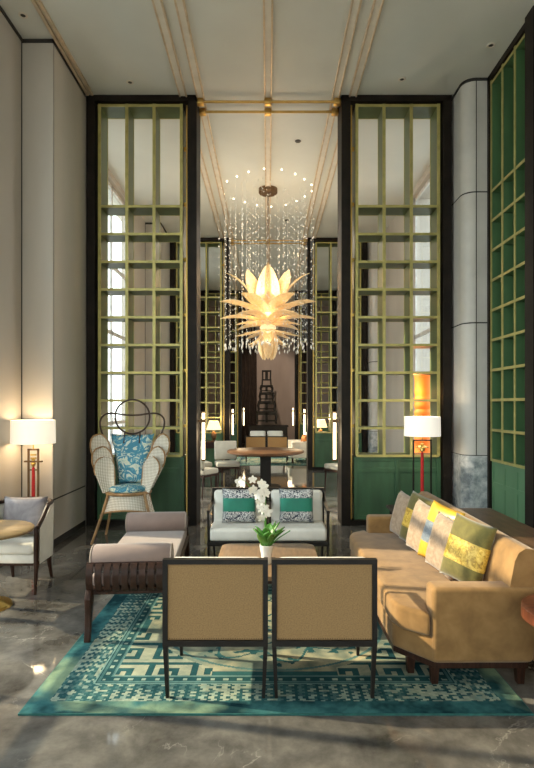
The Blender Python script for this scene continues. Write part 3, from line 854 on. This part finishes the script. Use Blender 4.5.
for sx in (-1, 1):
    MB().tube([(sx*.258, -.268, .60), (sx*.258, -.272, .42), (sx*.256, -.262, .25), (sx*.246, -.262, 0)], [.022, .022, .022, .013], 6).build('leg', wood_m, t, smooth=True)
    MB().tube([(sx*.19, .17, .26), (sx*.185, .20, .15), (sx*.19, .24, 0)], [.026, .022, .015], 6).build('leg', wood_m, t, smooth=True)
t.location = (-2.335, 5.05, 0)
throw_pillow('grey satin pillow leaning in the cream tub armchair', .42, .36, .13, (-2.335, 5.06, .47), 0, math.radians(-16), [(0, 1, greysatin_m)])
t = thing('pedestal_side_table', 'round oak topped side table with gold base at the left edge', 'table', None, (-2.37, 4.50, 0))
MB().lathe([(0, .655), (.36, .655), (.372, .645), (.365, .628), (.33, .618), (0, .618)], n=48).build('table_top', oak_m, t, smooth=True)
MB().lathe([(0, .62), (.06, .62), (.03, .59), (.025, .1), (.04, .06), (0, .05)], n=20).build('stem', brass_m, t, smooth=True)
MB().lathe([(0, .07), (.06, .065), (.14, .045), (.19, .022), (.20, .0), (0, 0)], n=36).build('base', brass_m, t, smooth=True)

def drum_shade(r0, r1, h, z):
    return MB().lathe([(r0, z), (r1, z+h), (r1-.006, z+h), (r0-.006, z)][0:4]+[(r0, z)], n=40)
LL = (-2.685, 6.11, 0)
t = thing('floor_lamp', 'lit drum shade floor lamp with narrow frame and red tassel by the left wall', 'floor lamp', None, LL)
drum_shade(.24, .236, .265, 1.262).build('lamp_shade', shade_m, t, smooth=True)
f = MB()
for sx in (-.055, .055): f.box(sx-.009, sx+.009, -.011, .011, .02, 1.20)
f.box(-.064, .064, -.011, .011, 1.18, 1.20).box(-.10, .10, -.02, .02, 1.045, 1.062).box(-.064, .064, -.011, .011, .95, .965)
f.build('frame', bronze_m, t)
f = MB().tube([(0, 0, 1.19), (0, 0, 1.40)], .008, 8).box(-.03, .03, -.012, .012, 1.08, 1.10).box(-.03, .03, -.012, .012, 1.12, 1.14).lathe([(0, 1.10), (.02, 1.09), (.014, 1.05), (.03, 1.03), (.01, .99), (0, .985)], n=12)
f.build('ornament', brass_m, t, smooth=True)
MB().tube([(0, 0, 1.0), (0, 0, .97), (0, 0, .3)], [.006, .017, .022], 10).build('tassel', red_m, t, smooth=True)
MB().box(-.15, .15, -.11, .11, 0, .025, .006).build('base', bronze_m, t)
RL = (2.065, 7.15, 0)
t = thing('floor_lamp', 'white drum shade floor lamp with wide dark frame before the right lattice screen', 'floor lamp', None, RL)
drum_shade(.238, .234, .26, 1.285).build('lamp_shade', shadew_m, t, smooth=True)
f = MB()
for sx in (-.118, .118): f.box(sx-.009, sx+.009, -.011, .011, .02, 1.235)
f.box(-.127, .127, -.011, .011, 1.22, 1.238).box(-.127, .127, -.011, .011, .25, .262)
f.build('frame', blackwood_m, t)
f = MB().tube([(0, 0, 1.22), (0, 0, 1.40)], .008, 8).lathe([(0, 1.19), (.03, 1.18), (.02, 1.165), (.085, 1.14), (.085, 1.13), (.03, 1.12), (.035, 1.09), (.01, 1.07), (0, 1.07)], n=20).tube([(0, 0, 1.225), (0, 0, 1.18)], .005, 6)
f.build('ornament', brass_m, t, smooth=True)
MB().tube([(0, 0, 1.08), (0, 0, 1.05), (0, 0, .33)], [.006, .020, .026], 10).build('tassel', red_m, t, smooth=True)
MB().box(-.17, .17, -.11, .11, 0, .025, .006).build('base', blackwood_m, t)

# orange lantern beyond the right screen
t = thing('paper_lantern', 'tall glowing orange lantern seen through the right lattice screen', 'lantern', None, (2.62, 9.0, 0))
prof = []
for i in range(60):
    z = .12+i*(2.24-.12)/59; prof.append((.15+.006*math.sin(i*1.9)+(-.0 if i % 6 else -.012), z))
MB().lathe([(0, .12)]+prof+[(0, 2.24)], n=28).build('lantern_body', orange_m, t, smooth=True)
MB().lathe([(0, 0), (.17, 0), (.17, .12), (0, .13)], n=24).build('base', wood_m, t, smooth=True)

# ------------------------------------------------------------------ peacock rattan chair
t = thing('peacock_chair', 'white wicker peacock chair with blue floral cushion and bent cane hoops', 'chair', None)
SZ = .62
# seat frame and cushion
MB().tube([(.27*math.cos(a*PI/16), .25*math.sin(a*PI/16), SZ-.02) for a in range(32)], .02, 8, True).build('seat_rim', rattan_m, t, smooth=True)
MB().lathe([(0, -.01), (.25, -.01), (.255, 0), (0, .005)], (0, 0, SZ-.02), 32).build('seat_base', wicker_m, t, smooth=True)
MB().lathe([(0, 0), (.2, 0), (.235, .02), (.235, .05), (.2, .075), (0, .085)], (0, -.01, SZ-.012), 32).build('seat_cushion', floral_m, t, smooth=True)
# tapered back cushion
m_ = Matrix.Translation((0, .17, SZ+.05)) @ Matrix.Rotation(math.radians(-9), 4, 'X')
b = MB().pillow(.56, .66, .11, 16)
for v in b.bm.verts:
    k = v.co.z/.66; v.co.x *= .56+.46*k
    v.co = m_ @ v.co
b.build('back_cushion', floral_m, t, smooth=True, angle=180)
def lobe(sx, a, c, hw_, y0, y1, yaw):
    """woven petal: a base point, c tip (x,z)"""
    ax = Vector((c[0]-a[0], c[1]-a[1])); Ln = ax.length; ax.normalize(); px_ = Vector((ax.y, -ax.x))
    def P(s_, w_):  # s along, w across -1..1
        prof = (.55+.45*min(1, s_*1.6)) if s_ < .62 else math.sqrt(max(0, 1-((s_-.62)/.38)**2))
        q = Vector(a)+ax*(s_*Ln)+px_*(w_*hw_*prof)
        y = y0+(y1-y0)*s_+.05*(1-w_*w_)*math.sin(PI*min(1, s_+.15))
        y += yaw*w_*hw_*.8
        return Vector((sx*q.x, y, q.y))
    b = MB().grid(lambda u, v: P(u*.985, 2*v-1), 14, 8); b.solidify(.012)
    b.build('woven_wing', wicker_m, t, smooth=True, angle=80)
    pts = [P(s_, -1) for s_ in (.1, .25, .4, .55, .65, .75, .85, .93)]+[P(.985, w) for w in (-.9, -.4, 0, .4, .9)]+[P(s_, 1) for s_ in (.93, .85, .75, .65, .55)]
    MB().tube(pts, .011, 6).build('cane_rim', rattan_m, t, smooth=True)
for sx in (-1, 1):
    lobe(sx, (.27, .80), (.44, 1.32), .115, .10, .16, -.5)
    lobe(sx, (.24, .68), (.385, 1.16), .12, .0, .08, -.6)
    lobe(sx, (.225, .62), (.325, 1.04), .11, -.10, -.02, -.7)
    MB().tube([(sx*.20, .16, SZ), (sx*.33, .15, .82), (sx*.44, .16, 1.05), (sx*.46, .18, 1.25)], .014, 6).build('cane_pole', rattan_m, t, smooth=True)
    MB().tube([(sx*.22, -.15, SZ-.02), (sx*.27, -.18, .4), (sx*.40, -.25, 0)], [.019, .019, .015], 8).build('leg', rattan_m, t, smooth=True)
    MB().tube([(sx*.22, .15, SZ-.02), (sx*.25, .18, .4), (sx*.34, .25, 0)], [.019, .019, .015], 8).build('leg', rattan_m, t, smooth=True)
def skirt(u, v):
    a = -PI*.98+u*PI*.96
    r = .255+.05*(1-v); top = SZ-.03; bot = .30+.11*math.sin(u*PI)
    z = bot+(top-bot)*v; k = (top-z)*.16
    return ((r+k)*math.cos(a)*.98, (r+k)*.86*math.sin(a), z)
b = MB().grid(skirt, 28, 8); b.solidify(.01); b.build('woven_skirt', wicker_m, t, smooth=True, angle=80)
MB().tube([skirt(i/28, 0) for i in range(29)], .012, 6).build('cane_rim', rattan_m, t, smooth=True)
RY = .27
MB().tube([(.225*math.cos(a*PI/20), RY, 1.545+.225*math.sin(a*PI/20)) for a in range(40)], .012, 8, True).build('hoop', darkcane_m, t, smooth=True)
wave = [(-.36, .20, 1.28), (-.41, .25, 1.40), (-.415, RY, 1.50), (-.37, RY, 1.565), (-.30, RY, 1.59), (-.20, RY, 1.585), (-.1, RY, 1.57), (0, RY, 1.565), (.1, RY, 1.57), (.20, RY, 1.585), (.30, RY, 1.59), (.37, RY, 1.565), (.415, RY, 1.50), (.41, .25, 1.40), (.36, .20, 1.28)]
sm = []
for i in range(len(wave)-1):
    p0 = Vector(wave[max(0, i-1)]); p1 = Vector(wave[i]); p2 = Vector(wave[i+1]); p3 = Vector(wave[min(len(wave)-1, i+2)])
    for q in range(4):
        f = q/4; sm.append(.5*((2*p1)+(p2-p0)*f+(2*p0-5*p1+4*p2-p3)*f*f+(3*p1-p0-3*p2+p3)*f**3))
sm.append(Vector(wave[-1]))
MB().tube(sm, .012, 8).build('wave_rail', darkcane_m, t, smooth=True)
for sx in (-.1, .1): MB().tube([(sx, .2, 1.20), (sx, RY, 1.345)], .010, 6).build('cane_pole', darkcane_m, t, smooth=True)
t.location = (-1.77, 6.78, 0); t.rotation_euler = (0, 0, math.radians(4))

# ------------------------------------------------------------------ second bay furniture
t = thing('pedestal_table', 'round brown pedestal table under the chandelier', 'table', None, (-.05, 10.9, 0))
MB().lathe([(0, .78), (.76, .78), (.785, .77), (.78, .735), (.70, .71), (0, .70)], n=56).build('table_top', M('polished_brown_wood', (.16, .075, .035), .4, var=.15, scale=5), t, smooth=True)
MB().box(-.11, .11, -.11, .11, .06, .71, .01).build('pedestal', blackwood_m, t)
MB().lathe([(0, .07), (.30, .06), (.32, .04), (.32, 0), (0, 0)], n=36).build('base', blackwood_m, t, smooth=True)
side_m = M('oatmeal_upholstery', (.52, .47, .38), .85, var=.08, scale=5)
def dining(label):
    t = thing('side_chair', label, 'chair', 'cream side chairs beyond the opening')
    MB().box(-.24, .24, -.24, .22, .42, .52, .03, 3).build('seat', side_m, t, smooth=True)
    m_ = Matrix.Translation((0, .23, .735)) @ Matrix.Rotation(math.radians(-8), 4, 'X')
    MB().box(-.24, .24, -.035, .035, -.20, .20, .03, 3, m_).build('backrest', side_m, t, smooth=True)
    MB().box(-.235, .235, -.235, .22, .385, .42).build('seat_frame', wood_m, t)
    for sx in (-1, 1):
        MB().tube([(sx*.20, -.21, .40), (sx*.215, -.22, 0)], [.018, .012], 6).build('leg', wood_m, t)
        MB().tube([(sx*.20, .205, .56), (sx*.205, .20, .40), (sx*.215, .25, 0)], [.014, .018, .012], 6).build('leg', wood_m, t)
    return t
d0 = dining('cream side chair left of the pedestal table, nearer the table')
d0.location = (-.86, 11.2, 0); d0.rotation_euler = (0, 0, math.radians(12))
dup(d0, (-1.46, 11.15, 0), math.radians(25), 'cream side chair partly hidden behind the left screen post')
dup(d0, (-1.25, 9.95, 0), math.radians(150), 'cream side chair turned away close behind the left lattice screen')
dup(d0, (1.45, 10.7, 0), math.radians(-60), 'cream side chair behind the right lattice screen')
def small_console(nm, label, loc):
    t = thing('console_table', label, 'table', None, loc)
    MB().box(-.45, .45, -.16, .16, .74, .78, .005).build('table_top', wood_m, t)
    MB().box(-.42, .42, -.13, .13, .62, .74).build('drawer_box', wood_m, t)
    for x in (-.40, .40):
        for y in (-.11, .11): MB().tube([(x, y, .63), (x, y, 0)], [.02, .015], 4).build('leg', wood_m, t)
    return t
small_console('a', 'small dark console under the table lamp before the second left screen', (-1.55, 13.4, 0))
small_console('b', 'small dark console under the glowing lamp behind the second right screen', (1.52, 14.75, 0))
def table_lamp(label, loc, lit):
    t = thing('table_lamp', label, 'lamp', None, loc)
    MB().lathe([(.19, .30), (.12, .52), (.115, .52), (.185, .30), (.19, .30)], n=24).build('lamp_shade', lit, t, smooth=True)
    MB().lathe([(0, 0), (.09, 0), (.09, .02), (.03, .04), (.06, .10), (.075, .17), (.05, .24), (.015, .27), (.01, .44), (0, .44)], n=20).build('base', bronze_m, t, smooth=True)
table_lamp('table lamp with a pale tapered shade at the left, before the second screen', (-1.36, 13.4, .781), smallshade_m)
table_lamp('glowing table lamp with tapered shade behind the second right screen', (1.45, 14.75, .781), smallshade_m)
# far right armchair with rust cushion
t = thing('block_armchair', 'cream armchair with rust cushion far beyond the second right screen', 'armchair', None, (.95, 16.0, RUGT+.001), math.radians(-80))
MB().box(-.36, .36, -.36, .30, .14, .42, .03, 3).build('seat', cream_m, t, smooth=True)
MB().box(-.36, .36, .24, .38, .42, .86, .04, 3).build('backrest', cream_m, t, smooth=True)
for sx in (-1, 1):
    MB().box(min(sx*.36, sx*.46), max(sx*.36, sx*.46), -.34, .38, .14, .62, .03, 3).build('armrest', cream_m, t, smooth=True)
    for y in (-.3, .3): MB().box(sx*.36-.025, sx*.36+.025, y-.025, y+.025, 0, .14).build('leg', wood_m, t)
throw_pillow('rust orange pillow on the far cream armchair', .40, .38, .13, (1.02, 16.0, .44), math.radians(-80), math.radians(-14), [(0, 1, M('rust_cotton', (.55, .20, .05), .8))])

# end wall curtain and tower sculpture
def curtain(label, x0, x1, y):
    n = int((x1-x0)/.018)
    b = MB().grid(lambda u, v: (x0+(x1-x0)*u, y+.035*math.sin(u*(x1-x0)*2*PI/.16)+.008*math.sin(u*47), .02+6.02*v), n, 2)
    b.solidify(.008); o = b.build('curtain', curtain_m, None, smooth=True, angle=80)
    tag(o, label, 'curtain'); return o
curtain('dark brown full height curtain left of the tower sculpture', -1.75, -.50, 23.4)
curtain('narrow dark brown curtain right of the pale end wall panel', 1.26, 1.75, 23.4)
t = thing('plinth', 'low black plinth under the tower sculpture', 'plinth', None, (0, 22.3, 0))
MB().box(-.80, .80, -.40, .40, 0, .80, .01).build('plinth_body', blackwood_m, t)
MB().box(-.84, .84, -.44, .44, .80, .86, .01).build('plinth_top', blackwood_m, t)
t = thing('tower_sculpture', 'dark tower sculpture of stacked carved stools against the end wall', 'sculpture', None, (-.06, 22.3, .925))
z = 0
for i, (w, h) in enumerate(((.78, .52), (.66, .42), (.54, .36), (.46, .30))):
    b = MB(); hw_ = w/2; bw = .055
    b.box(-hw_-.03, hw_+.03, -hw_*.7-.03, hw_*.7+.03, z+h-.07, z+h, .008)
    for sx in (-1, 1):
        for sy in (-1, 1):
            b.tube([(sx*(hw_-.02), sy*(hw_*.7-.02), z+h-.06), (sx*(hw_+.02), sy*hw_*.7, z+h*.55), (sx*(hw_-.01), sy*(hw_*.7-.01), z+.06), (sx*(hw_+.02), sy*hw_*.7, z)], [bw, bw*.9, bw*.8, bw], 6)
    b.box(-hw_, hw_, -hw_*.7, -hw_*.7+.04, z+h*.70, z+h-.06)
    b.box(-hw_, hw_, -hw_*.7, -hw_*.7+.04, z+h*.18, z+h*.30)
    b.box(-.05, .05, -hw_*.7, -hw_*.7+.04, z+.05, z+h-.05)
    b.build('stool_tier', blackwood_m, t, smooth=True); z += h
b = MB().box(-.20, .20, -.16, .16, z+.20, z+.25, .006)
for sx in (-.17, .17):
    for sy in (-.13, .13): b.tube([(sx, sy, z+.21), (sx*1.1, sy*1.1, z)], .03, 6)
b.box(-.20, .20, .12, .16, z+.56, z+.64, .008)
for sx in (-.16, .16): b.tube([(sx, .14, z+.22), (sx*1.05, .15, z+.6)], .03, 6)
b.box(-.06, .06, .125, .155, z+.22, z+.6)
b.build('chair_tier', blackwood_m, t, smooth=True)

# ------------------------------------------------------------------ lights
def lamp(kind, name, loc, energy, color, **k):
    l = bpy.data.lights.new(name, kind); l.energy = energy; l.color = color
    for a, v in k.items(): setattr(l, a, v)
    o = bpy.data.objects.new(name, l); COL.objects.link(o); o.location = loc; return o
WARM = (1, .72, .42)
lamp('POINT', 'chandelier_light', (CX, CY, 4.25), 42, WARM, shadow_soft_size=.2)
for a in range(6): lamp('POINT', 'chandelier_ring_light', (CX+.9*math.cos(a*PI/3), CY+.9*math.sin(a*PI/3), 5.0), 5, (1, .84, .64), shadow_soft_size=.15)
for a in range(5): lamp('POINT', 'chandelier_core_light', (CX+.33*math.cos(a*PI*.4-HP), CY+.33*math.sin(a*PI*.4-HP), 3.50), 2, WARM, shadow_soft_size=.06)
lamp('POINT', 'chandelier_light_low', (CX, CY-.40, 3.05), 5, WARM, shadow_soft_size=.15)
lamp('POINT', 'left_lamp_bulb', (LL[0], LL[1], 1.40), 10, (1, .78, .5), shadow_soft_size=.12)
lamp('POINT', 'right_lamp_bulb', (RL[0], RL[1], 1.42), 9, (1, .84, .62), shadow_soft_size=.05)
for sx, yy in ((-.90, 7.73), (.93, 7.73), (-.90, 14.14), (.93, 14.14), (-.9, 20.55), (.93, 20.55)):
    lamp('POINT', 'sconce_glow', (sx+(.06 if sx < 0 else -.06), yy, 1.25), 8 if yy < 10 else 16, (1, .75, .45), shadow_soft_size=.2)
lamp('POINT', 'lantern_bulb', (2.4, 8.8, 1.9), 10, (1, .45, .12), shadow_soft_size=.1)
lamp('POINT', 'table_lamp_bulb', (-1.36, 13.4, 1.36), 8, WARM, shadow_soft_size=.04)
lamp('POINT', 'table_lamp_bulb_right', (1.45, 14.75, 1.36), 14, WARM, shadow_soft_size=.04)
s_ = lamp('SPOT', 'sculpture_spot', (-.6, 18.8, 5.9), 500, (1, .8, .6), spot_size=math.radians(40), spot_blend=.6, shadow_soft_size=.05)
s_.rotation_euler = (Vector((.1, 23.2, 2.6))-Vector((-.6, 18.8, 5.9))).to_track_quat('-Z', 'Y').to_euler()
sun = lamp('SUN', 'sun', (-8, 6, 8), 8.5, (1, .80, .55), angle=math.radians(.8))
sun.rotation_euler = Vector((.83, -.16, -.50)).to_track_quat('-Z', 'Y').to_euler()
for (x, y0, y1, z0, z1, sg) in ((-3.12, 1.3, 5.45, .1, 5.7, 1), (-3.12, -3.5, -.6, .1, 5.7, 1), (-3.12, 8.15, 11.45, .1, 5.95, 1), (-3.12, 14.6, 17.9, .1, 5.95, 1), (WX+.2, 8.15, 11.0, .1, 5.95, -1)):
    a = lamp('AREA', 'window_portal', (x, (y0+y1)/2, (z0+z1)/2), 1, (1, 1, 1), shape='RECTANGLE', size=z1-z0, size_y=y1-y0)
    a.rotation_euler = (0, -sg*PI/2, 0); a.data.cycles.is_portal = True
a = lamp('AREA', 'window_portal', (0, -4.15, 2.85), 1, (1, 1, 1), shape='RECTANGLE', size=4.8, size_y=5.5)
a.rotation_euler = (PI/2, 0, 0); a.data.cycles.is_portal = True

w = bpy.data.worlds.new('sky'); SC.world = w; w.use_nodes = True; nt = w.node_tree; nt.nodes.clear()
out = nt.nodes.new('ShaderNodeOutputWorld'); bg = nt.nodes.new('ShaderNodeBackground')
tc = nt.nodes.new('ShaderNodeTexCoord'); sep = nt.nodes.new('ShaderNodeSeparateXYZ')
nt.links.new(tc.outputs['Generated'], sep.inputs[0])
r = ramp(nt, sep.outputs[2], [(0, (.86, .87, .85)), (.5, (.80, .86, .92))])
nt.links.new(r, bg.inputs[0]); bg.inputs[1].default_value = 4.7; nt.links.new(bg.outputs[0], out.inputs[0])

# ------------------------------------------------------------------ camera
cam = bpy.data.cameras.new('camera'); co = bpy.data.objects.new('camera', cam); COL.objects.link(co)
co.location = (0, 0, 1.7); co.rotation_euler = (PI/2, 0, 0)
cam.sensor_fit = 'HORIZONTAL'; cam.sensor_width = 24; cam.lens = 24
cam.shift_x = -1/534; cam.shift_y = 21/534
cam.clip_start = .05
SC.camera = co
vs = SC.view_settings; vs.view_transform = 'Standard'; vs.look = 'None'; vs.gamma = 1; vs.use_curve_mapping = False
vs.exposure = 0.0
